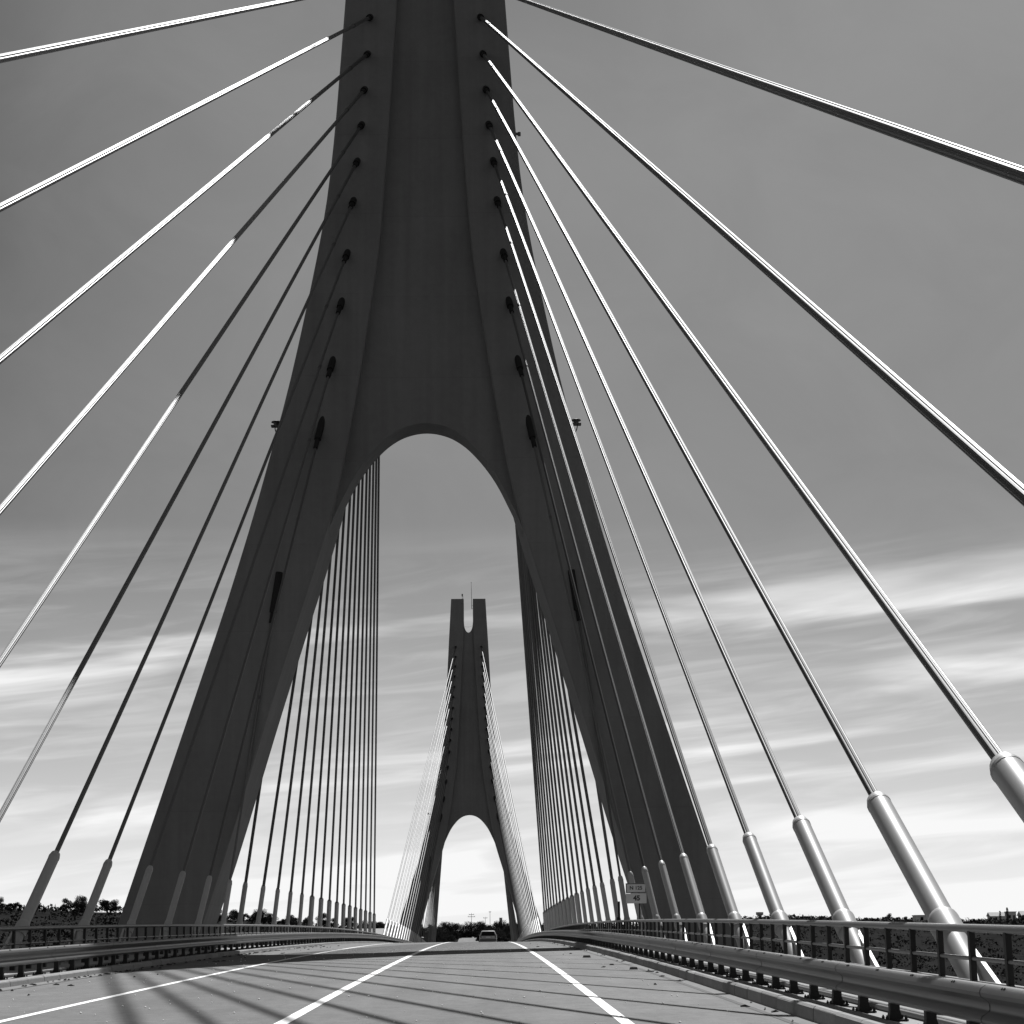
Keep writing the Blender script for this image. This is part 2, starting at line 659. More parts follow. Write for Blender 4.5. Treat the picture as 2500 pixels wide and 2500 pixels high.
# ------------------------------------------------------------------ pylons
OUT = [(-26, 21.0), (1.7, 13.7), (9.0, 11.42), (16.3, 9.15), (20.5, 7.98), (25.8, 6.66), (27.54, 6.28), (30.74, 5.66), (32.35, 5.36),
       (34.6, 4.97), (37, 4.66), (40, 4.40), (46.6, 3.98), (48.7, 3.86), (54.6, 3.58), (63.45, 3.1)]
INN = [(-26, 17.0), (1.7, 9.93), (3.86, 9.22), (6.1, 8.56), (11.75, 6.96), (14.4, 6.16), (15.5, 5.84), (17.5, 5.22), (19.7, 4.56),
       (21.8, 4.00), (25, 3.46), (28, 2.98), (33.6, 2.20), (40, 1.78), (46.6, 1.41), (54, 1.02), (58.5, 0.82), (63.45, 0.82)]
ARCH = [(4.56, 19.7), (4.25, 20.45), (3.9, 21.2), (3.5, 22.03), (3.05, 22.78), (2.5, 23.5), (1.9, 24.12), (1.25, 24.56), (0.6, 24.79), (0.0, 24.86)]


def refine(pts, n=4):
    # Catmull-Rom through the crown of the arch, mirrored at the axis
    q = pts + [(-x, z) for x, z in pts[-2:-4:-1]]
    out = []
    for i in range(len(pts) - 1):
        p0, p1, p2, p3 = q[max(i - 1, 0)], q[i], q[i + 1], q[i + 2]
        for k in range(n):
            t = k / n
            out.append(tuple(0.5 * (2 * p1[c] + (p2[c] - p0[c]) * t + (2 * p0[c] - 5 * p1[c] + 4 * p2[c] - p3[c]) * t * t
                                    + (3 * p1[c] - p0[c] - 3 * p2[c] + p3[c]) * t ** 3) for c in (0, 1)))
    return out + [pts[-1]]


ARCH = refine(ARCH)
DEPTH = 4.5
REC, WEB = 0.45, 1.9


def interp(tab, z):
    if z <= tab[0][0]:
        return tab[0][1]
    for (a, b), (c, d) in zip(tab, tab[1:]):
        if z <= c:
            return b + (d - b) * (z - a) / (c - a)
    return tab[-1][1]


def smooth_interp(tab, z):
    # average over a short window so the outline bends gently, as cast concrete does
    if z < 4 or z > 62:
        return interp(tab, z)
    return sum(interp(tab, z + d) for d in (-1.2, -0.6, 0, 0.6, 1.2)) / 5


def leg_mesh(s):
    m = MB()
    zsn = [-26, -10, 0] + [1.5 * i for i in range(1, 42)] + [63.45]
    ch = 0.06
    for z in zsn:
        i_, o_ = smooth_interp(INN, z), smooth_interp(OUT, z)
        ring = [(i_, ch), (i_ + ch, 0), (o_ - ch, 0), (o_, ch), (o_, DEPTH - ch), (o_ - ch, DEPTH), (i_ + ch, DEPTH), (i_, DEPTH - ch)]
        for a, b in ring:
            m.v.append((s * a, b, z))
    n = 8
    for k in range(len(zsn) - 1):
        for j in range(n):
            j2 = (j + 1) % n
            m.f.append((k * n + j, k * n + j2, (k + 1) * n + j2, (k + 1) * n + j))
    m.f.append(tuple(range(n)))
    m.f.append(tuple((len(zsn) - 1) * n + j for j in range(n)))
    return m.mesh('leg', 'concrete')


def web_mesh():
    m = MB()
    rows = []
    for x, z in ARCH:
        rows.append((z, x))
    for z in [24.87 + 1.5 * i for i in range(1, 22)] + [57.34]:
        rows.append((z, 0.0))
    for k in range(1, 11):
        t = k / 10.0
        rows.append((57.35 + 2.0 * (1 - math.sqrt(max(0, 1 - t * t))), 0.82 * t))
    n = 0
    for s in (-1, 1):
        base = len(m.v)
        for z, xi in rows:
            xo = smooth_interp(INN, z) + 0.25
            for (x, y) in ((xi, REC), (xo, REC), (xo, REC + WEB), (xi, REC + WEB)):
                m.v.append((s * x, y, z))
        for k in range(len(rows) - 1):
            for j in range(4):
                j2 = (j + 1) % 4
                a, b = base + 4 * k, base + 4 * (k + 1)
                if j == 3 and rows[k][1] == 0 and rows[k + 1][1] == 0:
                    continue
                m.f.append((a + j, a + j2, b + j2, b + j))
    import bmesh
    me = m.mesh('web_panel', 'concrete')
    bm = bmesh.new()
    bm.from_mesh(me)
    bmesh.ops.remove_doubles(bm, verts=bm.verts, dist=1e-4)
    bmesh.ops.recalc_face_normals(bm, faces=bm.faces)
    bm.to_mesh(me)
    bm.free()
    return me


LEGM = {s: leg_mesh(s) for s in (-1, 1)}
WEBM = web_mesh()


def warning_light(parent, s, x, y, z):
    """obstruction light: bracket plate, two discs and a lamp, with a hanging loop of conduit"""
    b = MB()
    b.box(min(0, s * 0.18), max(0, s * 0.18), -0.05, 0.05, -0.10, 0.02)
    b.box(min(s * 0.1, s * 0.62), max(s * 0.1, s * 0.62), -0.16, 0.16, -0.07, 0.0)
    o = b.build('light_bracket', 'dark_steel', parent)
    o.location = (x, y, z)
    l = MB()
    l.tube([(s * 0.38, 0, 0.0), (s * 0.38, 0, 0.05), (s * 0.38, 0, 0.15)], [0.12, 0.13, 0.13], 14)
    l.tube([(s * 0.38, 0, 0.15), (s * 0.38, 0, 0.19), (s * 0.38, 0, 0.24)], [0.24, 0.23, 0.08], 14)
    l.build('lamp', 'dark_steel', o, True)
    c = MB()
    pts = []
    for k in range(15):
        t = math.pi * k / 14
        pts.append((s * (0.20 - 0.24 * math.cos(math.pi - t) * -1), 0.0, -0.06 - 0.42 * math.sin(t)))
    c.tube(pts, 0.026, 8)
    c.build('conduit', 'dark_steel', o, True)


def pylon(yf, label):
    p = thing('bridge_pylon', label, 'pylon', (0, yf, 0), 'bridge pylons')
    for s in (-1, 1):
        link('leg', LEGM[s], p)
    link('web_panel', WEBM, p)
    for s in (-1, 1):
        warning_light(p, s, s * smooth_interp(OUT, 25.1), DEPTH * 0.35, 25.1)
    c = MB()
    c.box(0, 0.22, -0.06, 0.06, -0.05, 0.05)
    c.tube([(0.24, 0, -0.1), (0.24, 0, 0.08)], 0.08, 10)
    o = c.build('camera_bracket', 'dark_steel', p)
    o.location = (smooth_interp(OUT, 40.1), 1.5, 40.1)
    # mast on one prong, small lamp on the other
    t = MB()
    t.tube([(0.60, 2.0, 61.9), (0.56, 2.0, 65.4), (0.54, 2.0, 66.9)], [0.045, 0.035, 0.02], 8)
    t.tube([(0.60, 2.0, 62.0), (0.83, 2.0, 62.0)], 0.03, 6)
    t.tube([(0.59, 2.0, 62.6), (0.83, 2.0, 62.6)], 0.03, 6)
    t.tube([(0.54, 2.0, 66.78), (0.54, 2.0, 66.86)], 0.07, 8)
    t.build('lightning_mast', 'dark_steel', p, True)
    t = MB()
    t.tube([(-1.1, 2.0, 63.4), (-1.1, 2.0, 64.35)], 0.03, 8)
    t.tube([(-1.1, 2.0, 64.3), (-1.1, 2.0, 64.72)], 0.13, 10)
    pts = [(-1.1 + 0.22 * math.sin(math.pi * k / 8), 2.0, 64.3 - 0.5 * k / 8) for k in range(9)]
    t.tube(pts, 0.022, 6)
    t.build('top_lamp', 'dark_steel', p, True)
    # thin safety line across the notch
    t = MB()
    t.tube([(-0.85, 2.0, 58.75), (0, 2.0, 58.62), (0.85, 2.0, 58.85)], 0.012, 6)
    t.build('safety_line', 'dark_steel', p)
    return p


YF = 88.3
YF2 = 344.3
pylon(YF, 'concrete arched pylon whose twin legs straddle the road beside the N 125 sign')
pylon(YF2, 'concrete arched pylon beyond the crest of the road, behind the car')

# ------------------------------------------------------------------ stay cables
AZ = [54.7, 52.91, 51.18, 49.4, 47.51, 45.7, 43.72, 41.81, 39.94, 38.02, 35.96, 33.26, 30.77, 27.76, 24.61, 16.8][::-1]
AW = [2.29, 2.33, 2.4, 2.51, 2.59, 2.74, 2.85, 2.99, 3.12, 3.32, 3.49, 3.77, 4.02, 4.43, 4.94, 6.89][::-1]
XC = 9.0
ORD = ['first', 'second', 'third', 'fourth', 'fifth', 'sixth', 'seventh', 'eighth', 'ninth', 'tenth', 'eleventh', 'twelfth',
       'thirteenth', 'fourteenth', 'fifteenth', 'sixteenth']


def strand_tube(m, a, b, r, lobes=8):
    """a bundle of parallel strands: a fluted outline along a straight line"""
    d = (b - a).normalized()
    ref = Vector((1, 0, 0))
    x = d.cross(ref).normalized()
    y = d.cross(x).normalized()
    prof = []
    q = math.pi / lobes
    rl = r * math.sin(q) / (1 + math.sin(q)) * 1.02
    rc = r - rl
    for k in range(lobes):
        t0 = 2 * math.pi * k / lobes
        cx, cy = rc * math.cos(t0), rc * math.sin(t0)
        for u in (-75, -38, 0, 38, 75):
            t = t0 + R(u)
            prof.append((cx + rl * math.cos(t), cy + rl * math.sin(t)))
    n = len(prof)
    k = len(m.v)
    for p in (a, b):
        for u, v in prof:
            m.v.append(tuple(p + x * u + y * v))
    for j in range(n):
        j2 = (j + 1) % n
        m.f.append((k + j, k + j2, k + n + j2, k + n + j))


def stay(j, s, ya, yb, r, label, group, pr_=0.15, fine=False):
    A = Vector((s * AW[j], ya, AZ[j]))
    B = Vector((s * XC, yb, zr(yb) + 1.10))          # where the pipe passes rail height
    d = (A - B).normalized()
    deck = zs(KERB, yb) + KHS[s]
    root = thing('stay_cable', label, 'cable', (B.x, B.y, deck), group)
    o0 = Vector((B.x, B.y, deck))
    # pipe runs down to the deck slab and up to 3.1 m above it
    low = B - d * ((B.z - deck + 0.15) / d.z)
    top = B + d * (1.92 / d.z)
    c = MB()
    if fine:
        strand_tube(c, top - d * 0.1 - o0, A + d * 0.3 - o0, r)
    else:
        c.tube([top - d * 0.1 - o0, A + d * 0.3 - o0], r, 12)
    c.build('strand_bundle', 'stay', root, not fine)
    p = MB()
    p.tube([low - o0, B + d * 0.42 - o0, top - d * 0.10 - o0], [pr_, pr_, pr_], 20)
    p.tube([top - d * 0.10 - o0, top + d * 0.01 - o0, top + d * 0.06 - o0], [pr_, pr_ * 0.86, r * 1.25], 20)
    g = p.build('guide_pipe', 'pipe', root, True)
    k = MB()
    k.tube([top - d * 0.16 - o0, top - d * 0.11 - o0], pr_ + 0.005, 20)
    k.build('end_ring', 'pipe', g, True)
    k = MB()
    rb = pr_ * 1.2
    k.tube([B - d * 0.32 - o0, B + d * 0.05 - o0, B + d * 0.10 - o0, B + d * 0.16 - o0], [rb, rb, rb * 0.98, pr_ + 0.004], 20)
    k.build('base_sleeve', 'pipe', root, True)
    # gusset plate under the inclined sleeve
    dh = Vector((0, d.y, 0))
    sg = -1 if d.y >= 0 else 1
    k = MB()
    ln = max(0.35, min(1.0, abs(d.y / d.z) * 1.0))
    t_ = 0.03
    y0 = low.y - o0.y
    z0 = 0.0
    pts = [(y0, z0), (y0 - (-sg) * 0.0 + sg * (ln * 0.9), z0), (B.y - o0.y + sg * 0.12, B.z - o0.z - 0.05), (B.y - o0.y, B.z - o0.z - 0.05)]
    vs_ = [(low.x - o0.x - t_, a, b) for a, b in pts] + [(low.x - o0.x + t_, a, b) for a, b in pts]
    k.add(vs_, [(0, 1, 2, 3), (7, 6, 5, 4), (0, 4, 5, 1), (1, 5, 6, 2), (2, 6, 7, 3), (3, 7, 4, 0)])
    k.build('gusset', 'pipe', root)
    # socket in the pylon face
    k = MB()
    sl_ = 0.62 + 0.20 / max(0.2, abs(d.y))
    k.tube([A + d * 0.8 - o0, A - d * (sl_ - 0.5) - o0], 0.165, 16)
    k.tube([A - d * (sl_ - 0.5) - o0, A - d * sl_ - o0], 0.11, 14)
    k.build('anchor_socket', 'socket_steel', root, True)
    k = MB()
    q = A - d * (5.0 + 0.12 * j)
    k.tube([q - o0, q - d * 0.16 - o0], r * 1.22, 12)
    k.build('clamp_ring', 'dark_steel', root, True)
    return root


for side, sname in ((1, 'sign side'), (-1, 'oncoming lane side')):
    for j in range(16):
        lab = '%s stay cable out from the pylon %s, %s span, %s'
        r1 = 0.053 + 0.0033 * j
        r2 = 0.076 + 0.0004 * j
        p1 = 0.118 + 0.0135 * min(6, max(0, j - 3))
        p2 = 0.12 if j < 5 else 0.165
        stay(j, side, YF, 88.1 - 7.62 * j, r1, lab % (ORD[j], 'by the sign', 'outer', sname), 'stay cables of the pylon by the sign, outer span', p1, j > 2)
        stay(j, side, YF + DEPTH, 94.0 + 7.57 * j, r2, lab % (ORD[j], 'by the sign', 'middle', sname), 'stay cables of the pylon by the sign, middle span', p2)
        stay(j, side, YF2, 343.0 - 7.72 * j, r2, lab % (ORD[j], 'behind the car', 'middle', sname), 'stay cables of the pylon behind the car, middle span', p2)
        if j < 14:
            stay(j, side, YF2 + DEPTH, 350.0 + 7.55 * j, r1, lab % (ORD[j], 'behind the car', 'outer', sname), 'stay cables of the pylon behind the car, outer span', p1)


# ------------------------------------------------------------------ road sign and marker post
def text_mesh(body, size, material, name, parent, loc, bold=0.0):
    cu = bpy.data.curves.new(name, 'FONT')
    cu.body = body
    cu.size = size
    cu.align_x = 'CENTER'
    cu.align_y = 'CENTER'
    cu.extrude = 0.002
    cu.offset = bold
    tmp = bpy.data.objects.new('tmp_text', cu)
    COL.objects.link(tmp)
    dg = bpy.context.evaluated_depsgraph_get()
    me = bpy.data.meshes.new_from_object(tmp.evaluated_get(dg))
    bpy.data.objects.remove(tmp, do_unlink=True)
    me.materials.clear()
    me.materials.append(MATS[material])
    return link(name, me, parent, loc, (math.pi / 2, 0, 0))


YS = 78.5
zd = zs(KERB, YS) + KHS[1] - 0.02
sg = thing('road_sign', 'small white road sign reading N 125 and 45 beside the railing', 'sign', (8.69, YS, zd))
cxs = 0.0
zb = 2.09 - zd
sw = 0.82
m = MB()
m.box(-sw / 2, sw / 2, 0.0, 0.025, zb + 0.405, zb + 0.79)
m.build('upper_plate', 'sign_face', sg)
m = MB()
m.box(-sw / 2, sw / 2, 0.0, 0.025, zb, zb + 0.39)
m.build('lower_plate', 'sign_face', sg)
fr = MB()
t = 0.03
x0, x1, q0, q1 = -sw / 2 + 0.008, sw / 2 - 0.008, zb + 0.413, zb + 0.782
fr.box(x0, x1, -0.004, -0.001, q1 - t, q1)
fr.box(x0, x1, -0.004, -0.001, q0, q0 + t)
fr.box(x0, x0 + t, -0.004, -0.001, q0 + t, q1 - t)
fr.box(x1 - t, x1, -0.004, -0.001, q0 + t, q1 - t)
fr.build('black_border', 'sign_black', sg)
text_mesh('N 125', 0.20, 'sign_black', 'lettering', sg, (0, -0.004, zb + 0.60), 0.006)
text_mesh('45', 0.27, 'sign_black', 'lettering', sg, (0.02, -0.004, zb + 0.20), 0.012)
m = MB()
for px_ in (0.13,):
    m.tube([(px_, 0.055, 0.0), (px_, 0.055, zb + 0.72)], 0.03, 10)
m.build('sign_post', 'post_steel', sg, True)
mk = thing('marker_post', 'dark flat marker post standing taller than the railing by the pylon leg', 'post', (8.74, 89.5, zs(KERB, 89.5) + KHS[1] - .02))
m = MB()
m.box(-0.05, 0.05, -0.03, 0.03, 0.0, 1.80)
m.box(-0.08, 0.08, -0.06, 0.06, 0.0, 0.02)
m.build('flat_bar', 'post_steel', mk)
m = MB()
m.box(-0.10, -0.05, -0.03, 0.03, 0.95, 1.10)
m.build('clip', 'post_steel', mk)

# dark reflector studs on the shoulder
for x, y, sz in ((5.82, 61.8, 1.25), (6.2, 47.4, 1.0), (5.96, 51.8, 0.6)):
    st = MB()
    a, b, c = 0.10 * sz, 0.07 * sz, 0.055 * sz
    st.add([(-a, -b, 0), (a, -b, 0), (a, b, 0), (-a, b, 0), (-a * .8, -b * .4, c), (a * .8, -b * .4, c), (a * .8, b * .4, c), (-a * .8, b * .4, c)],
           [(0, 3, 2, 1), (4, 5, 6, 7), (0, 1, 5, 4), (1, 2, 6, 5), (2, 3, 7, 6), (3, 0, 4, 7)])
    o = st.build('road_stud', 'litter')
    o.location = (x, y, zs(x, y) + 0.002)
    tag(o, {1.25: 'large dark reflector stud near the pylon shadow on the shoulder', 1.0: 'dark reflector stud next to the kerb on the shoulder',
            0.6: 'tiny dark stud between two larger studs on the shoulder'}[sz], 'road stud', 'studs on the shoulder')

# bright grit on the carriageway and dry litter in the gutter
m = MB()
rg = random.Random(3)
for k in range(420):
    x, y = rg.uniform(-6, 6), 14 + 75 * rg.random() ** 1.6
    r_ = rg.uniform(0.008, 0.022)
    z = zs(x, y) + r_ * 0.5
    m.add([(x + r_, y, z), (x, y + r_, z), (x - r_, y, z), (x, y - r_, z), (x, y, z + r_ * .8), (x, y, z - r_ * .8)],
          [(0, 1, 4), (1, 2, 4), (2, 3, 4), (3, 0, 4), (1, 0, 5), (2, 1, 5), (3, 2, 5), (0, 3, 5)])
tag(m.build('loose_grit', 'pebble'), 'scattered bright grit on the asphalt', 'grit', kind='stuff')
m = MB()
for k in range(240):
    s = rg.choice((-1, -1, -1, -1, 1))
    x = s * (6.56 - abs(rg.gauss(0, 0.16)))
    if rg.random() < .15:
        x = s * rg.uniform(4.9, 6.1)
    y = rg.uniform(15, 110)
    a = rg.uniform(0, math.pi)
    l, w_ = rg.uniform(0.02, 0.09), rg.uniform(0.006, 0.024)
    z = zs(x, y) + 0.012
    dx, dy = math.cos(a), math.sin(a)
    m.add([(x - dx * l - dy * w_, y - dy * l + dx * w_, z), (x + dx * l - dy * w_, y + dy * l + dx * w_, z),
           (x + dx * l + dy * w_, y + dy * l - dx * w_, z + .02), (x - dx * l + dy * w_, y - dy * l - dx * w_, z + .01),
           (x, y, z + 0.035)], [(0, 1, 4), (1, 2, 4), (2, 3, 4), (3, 0, 4)])
tag(m.build('leaf_litter', 'litter'), 'dry leaves and twigs lying in the gutters', 'litter', kind='stuff')

# ------------------------------------------------------------------ car ahead
YCAR = 224.0
car = thing('car', 'pale people carrier driving away over the crest of the road', 'car', (2.98, YCAR, zs(2.98, YCAR) + 0.003), None, (math.atan(slope(YCAR)), 0, 0))
secs = [  # y, half width bottom, half width belt, half width roof, z bottom, z belt, z roof
    (-2.12, 0.86, 0.86, 0.66, 0.35, 0.90, 0.98), (-2.08, 0.93, 0.93, 0.74, 0.25, 0.98, 1.18), (-1.92, 0.96, 0.95, 0.74, 0.22, 1.0, 1.42),
    (-1.55, 0.97, 0.96, 0.73, 0.22, 1.0, 1.52), (-0.3, 0.97, 0.96, 0.73, 0.22, 0.98, 1.54), (0.45, 0.97, 0.96, 0.70, 0.22, 0.96, 1.46),
    (1.25, 0.97, 0.95, 0.72, 0.22, 0.94, 0.99), (1.9, 0.94, 0.90, 0.66, 0.24, 0.80, 0.84), (2.15, 0.80, 0.76, 0.5, 0.34, 0.62, 0.66)]
m = MB()
for y, wb, wl, wr, a, b, c in secs:
    m.v += [(-wb * .9, y, a), (-wb, y, a + .12), (-wl, y, b), (-wr, y, c - .05), (-wr * .82, y, c), (wr * .82, y, c), (wr, y, c - .05), (wl, y, b), (wb, y, a + .12), (wb * .9, y, a)]
for i in range(len(secs) - 1):
    for j in range(10):
        j2 = (j + 1) % 10
        m.f.append((i * 10 + j, i * 10 + j2, (i + 1) * 10 + j2, (i + 1) * 10 + j))
m.f.append(tuple(range(10)))
m.f.append(tuple(len(secs) * 10 - 10 + j for j in range(10)))
m.build('body', 'car_paint', car, True)
m = MB()
rows = [(-2.150, 0.94, .78), (-2.142, 0.99, .78), (-2.102, 1.19, .72), (-1.955, 1.40, .66)]
for y, z, w in rows:
    m.v += [(-w, y, z), (w, y, z), (w, y + .06, z), (-w, y + .06, z)]
for i in range(3):
    for j in range(4):
        m.f.append((4 * i + j, 4 * i + (j + 1) % 4, 4 * i + 4 + (j + 1) % 4, 4 * i + 4 + j))
m.f += [(0, 1, 2, 3), (12, 13, 14, 15)]
m.build('rear_window', 'glass_dark', car)
for s in (-1, 1):
    m = MB()
    m.add([(s * .958, -1.6, 1.03), (s * .955, .95, 1.0), (s * .745, .40, 1.40), (s * .755, -1.5, 1.45), (s * .92, -1.6, 1.03), (s * .92, .95, 1.0), (s * .72, .40, 1.40), (s * .72, -1.5, 1.45)],
          [(0, 1, 2, 3), (7, 6, 5, 4), (0, 4, 5, 1), (1, 5, 6, 2), (2, 6, 7, 3), (3, 7, 4, 0)])
    m.build('side_window', 'glass_dark', car)
    m = MB()
    m.box(min(s * .74, s * .92), max(s * .74, s * .92), -2.13, -1.98, 0.72, 1.0)
    m.build('tail_light', 'lamp_lens', car)
    m = MB()
    m.box(min(s * .95, s * 1.12), max(s * .95, s * 1.12), 0.55, 0.68, 0.98, 1.12)
    m.build('wing_mirror', 'dark_steel', car)
    for y in (-1.35, 1.35):
        w_ = MB()
        w_.tube([(s * .76, y, .32), (s * .98, y, .32)], 0.32, 20)
        wo = w_.build('wheel', 'rubber', car, True)
        w_ = MB()
        w_.tube([(s * .95, y, .32), (s * .99, y, .32)], 0.20, 16)
        w_.build('rim', 'galvanised', wo, True)
m = MB()
m.add([(-.74, 1.22, 1.02), (.74, 1.22, 1.02), (.63, .50, 1.45), (-.63, .50, 1.45), (-.74, 1.18, .98), (.74, 1.18, .98), (.63, .46, 1.41), (-.63, .46, 1.41)],
      [(0, 1, 2, 3), (7, 6, 5, 4), (0, 4, 5, 1), (1, 5, 6, 2), (2, 6, 7, 3), (3, 7, 4, 0)])
m.build('windscreen', 'glass_dark', car)
m = MB()
m.box(-.94, .94, -2.19, -2.0, 0.34, 0.58)
m.build('bumper', 'dark_steel', car)
m = MB()
m.box(-.26, .26, -2.15, -2.09, 0.72, 0.84)
m.build('number_plate', 'sign_face', car)

# ------------------------------------------------------------------ land
SKYL = [(-.45, .028), (-.25, .0265), (-.19, .0258), (-.145, .0215), (-.11, .0180), (-.06, .0165), (-.02, .0130), (.03, .0130), (.10, .0150), (.145, .0178), (.19, .0166), (.28, .0160), (.5, .0160)]
RID = [(-.45, 470), (-.2, 500), (-.1, 620), (0.0, 720), (.1, 800), (.3, 850), (.5, 850)]


def sm(t):
    t = max(0.0, min(1.0, t))
    return t * t * (3 - 2 * t)


def land(x, y):
    r_ = math.hypot(x - CAMX, y)
    if y > 1:
        th = max(-.45, min(.5, (x - CAMX) / y))
    else:
        th = -.45 if x < 0 else .5
    rid = interp(RID, th)
    ztop = interp(SKYL, th) * rid
    t = (r_ - 230) / (rid - 230)
    z = -22 + (ztop + 22) * sm(t) ** 0.8
    if y < 0:
        z = -22 + 18 * sm((-y - 30) / 150)
    z += 1.3 * math.sin(x * .021 + y * .013) * math.sin(y * .017 - x * .008) * min(1, r_ / 400)
    if r_ > rid:
        z -= (r_ - rid) * 0.012
    # the road runs on an embankment / in a cutting past the end of the bridge
    if y > Y1 - 30:
        wgt = 1 - sm((abs(x - road_x(y)) - 8) / 26)
        wgt *= sm((y - (Y1 - 30)) / 40)
        z = z * (1 - wgt) + (zr(max(y, Y1)) - 0.35) * wgt
    return z


m = MB()
xs = [-1500, -1250, -1050, -900] + [-780 + 20 * i for i in range(0, 38)] + [-20, -12, -7, 0, 7, 12, 20] + [40 + 20 * i for i in range(0, 36)] + [860, 1000, 1200, 1500]
ys = [-500, -350, -250] + [-180 + 20 * i for i in range(0, 70)] + [1260, 1400, 1700, 2200, 3000]
for y in ys:
    for x in xs:
        m.v.append((x, y, land(x, y)))
w_ = len(xs)
for i in range(len(ys) - 1):
    for j in range(w_ - 1):
        m.f.append((i * w_ + j, i * w_ + j + 1, (i + 1) * w_ + j + 1, (i + 1) * w_ + j))
tag(m.build('terrain', 'land', None, True), kind='structure')
m = MB()
m.add([(-9000, -9000, -30), (9000, -9000, -30), (9000, 12000, -30), (-9000, 12000, -30)], [(0, 1, 2, 3)])
tag(m.build('ground', 'land'), kind='structure')


# ------------------------------------------------------------------ trees and scrub
def crown_mesh(name, seed, nq, hgt, wid, kind='round', leaf=0.27, mname='foliage'):
    rr = random.Random(seed)
    m = MB()
    blobs = []
    if kind == 'round':
        for k in range(12):
            a = rr.uniform(0, 6.28)
            d = wid * 0.36 * math.sqrt(rr.random())
            blobs.append((d * math.cos(a), d * math.sin(a), hgt * rr.uniform(0.24, 0.80), wid * rr.uniform(0.16, 0.27)))
    elif kind == 'cypress':
        for k in range(10):
            t = k / 9
            blobs.append((rr.uniform(-.1, .1), rr.uniform(-.1, .1), hgt * (0.08 + 0.86 * t), wid * 0.42 * (1 - 0.75 * abs(t - .3) ** 1.1)))
    elif kind == 'low':
        for k in range(10):
            a = rr.uniform(0, 6.28)
            d = wid * 0.42 * math.sqrt(rr.random())
            blobs.append((d * math.cos(a), d * math.sin(a), hgt * rr.uniform(0.25, 0.72), wid * rr.uniform(0.13, 0.22)))
    else:  # thin airy crown
        for k in range(7):
            a = rr.uniform(0, 6.28)
            d = wid * 0.40 * math.sqrt(rr.random())
            blobs.append((d * math.cos(a), d * math.sin(a), hgt * rr.uniform(0.5, 0.92), wid * rr.uniform(0.10, 0.19)))
    for k in range(nq):
        bx, by, bz, br = rr.choice(blobs)
        while True:
            p = Vector((rr.uniform(-1, 1), rr.uniform(-1, 1), rr.uniform(-1, 1)))
            if 0.15 < p.length < 1:
                break
        p = p * (br * (0.75 + 0.35 * rr.random()))
        c = Vector((bx, by, bz)) + Vector((p.x, p.y, p.z * 0.85))
        if c.z < 0.05:
            c.z = 0.05
        s_ = leaf * rr.uniform(0.5, 1.1)
        u = Vector((rr.gauss(0, 1), rr.gauss(0, 1), rr.gauss(0, 1))).normalized()
        v = u.cross(Vector((rr.gauss(0, 1), rr.gauss(0, 1), rr.gauss(0, 1)))).normalized()
        k0 = len(m.v)
        m.v += [tuple(c - u * s_ * .5), tuple(c + v * s_ * .32), tuple(c + u * s_ * .5), tuple(c - v * s_ * .32)]
        m.f.append((k0, k0 + 1, k0 + 2, k0 + 3))
    me = bpy.data.meshes.new(name)
    me.from_pydata(m.v, [], m.f)
    me.materials.append(MATS[mname])
    return me, blobs


def trunk_mesh(name, hgt, r_, blobs, seed):
    rr = random.Random(seed)
    m = MB()
    lean = (rr.uniform(-.2, .2), rr.uniform(-.2, .2))
    pts = [(0, 0, -0.4), (lean[0] * .3, lean[1] * .3, hgt * .2), (lean[0], lean[1], hgt * .45)]
    m.tube(pts, [r_ * 1.3, r_, r_ * .7], 7)
    for b in blobs[:5]:
        m.tube([pts[2], ((b[0] + lean[0]) / 2, (b[1] + lean[1]) / 2, (b[2] + hgt * .45) / 2 + .15), (b[0], b[1], b[2])], [r_ * .55, r_ * .4, r_ * .15], 5)
    return m.mesh(name, 'bark')


VAR = {}
for k, (kind, h, w, nq) in enumerate([('round', 5, 5.2, 4200), ('round', 5.6, 4.6, 4200), ('round', 4.4, 6.0, 4600), ('thin', 5.5, 4.4, 1500), ('low', 3.0, 4.6, 3800), ('cypress', 7.0, 2.6, 2600)]):
    cm, bl = crown_mesh('crown', 40 + k, nq, h, w, kind)
    VAR[k] = (cm, trunk_mesh('trunk', h, 0.16 if kind != 'cypress' else 0.12, bl, k), kind)
NAMES = {'round': 'oak_tree', 'thin': 'sparse_tree', 'low': 'bushy_tree', 'cypress': 'cypress_tree'}


def tree(var, x, y, sc, label, group, squash=1.0):
    cm, tm, kind = VAR[var]
    t = thing(NAMES[kind], label, 'tree', (x, y, land(x, y) - 0.05), group, (0, 0, random.uniform(0, 6.28)))
    t.scale = (sc, sc, sc * squash)
    link('crown', cm, t)
    link('trunk', tm, t)
    return t


def at_px(px_, dist):
    """ground position in the direction of a picture column, at a distance"""
    th = (px_ - 1185.0) / 4722.0 * 1.03
    return CAMX + th * dist, dist


rt = random.Random(21)
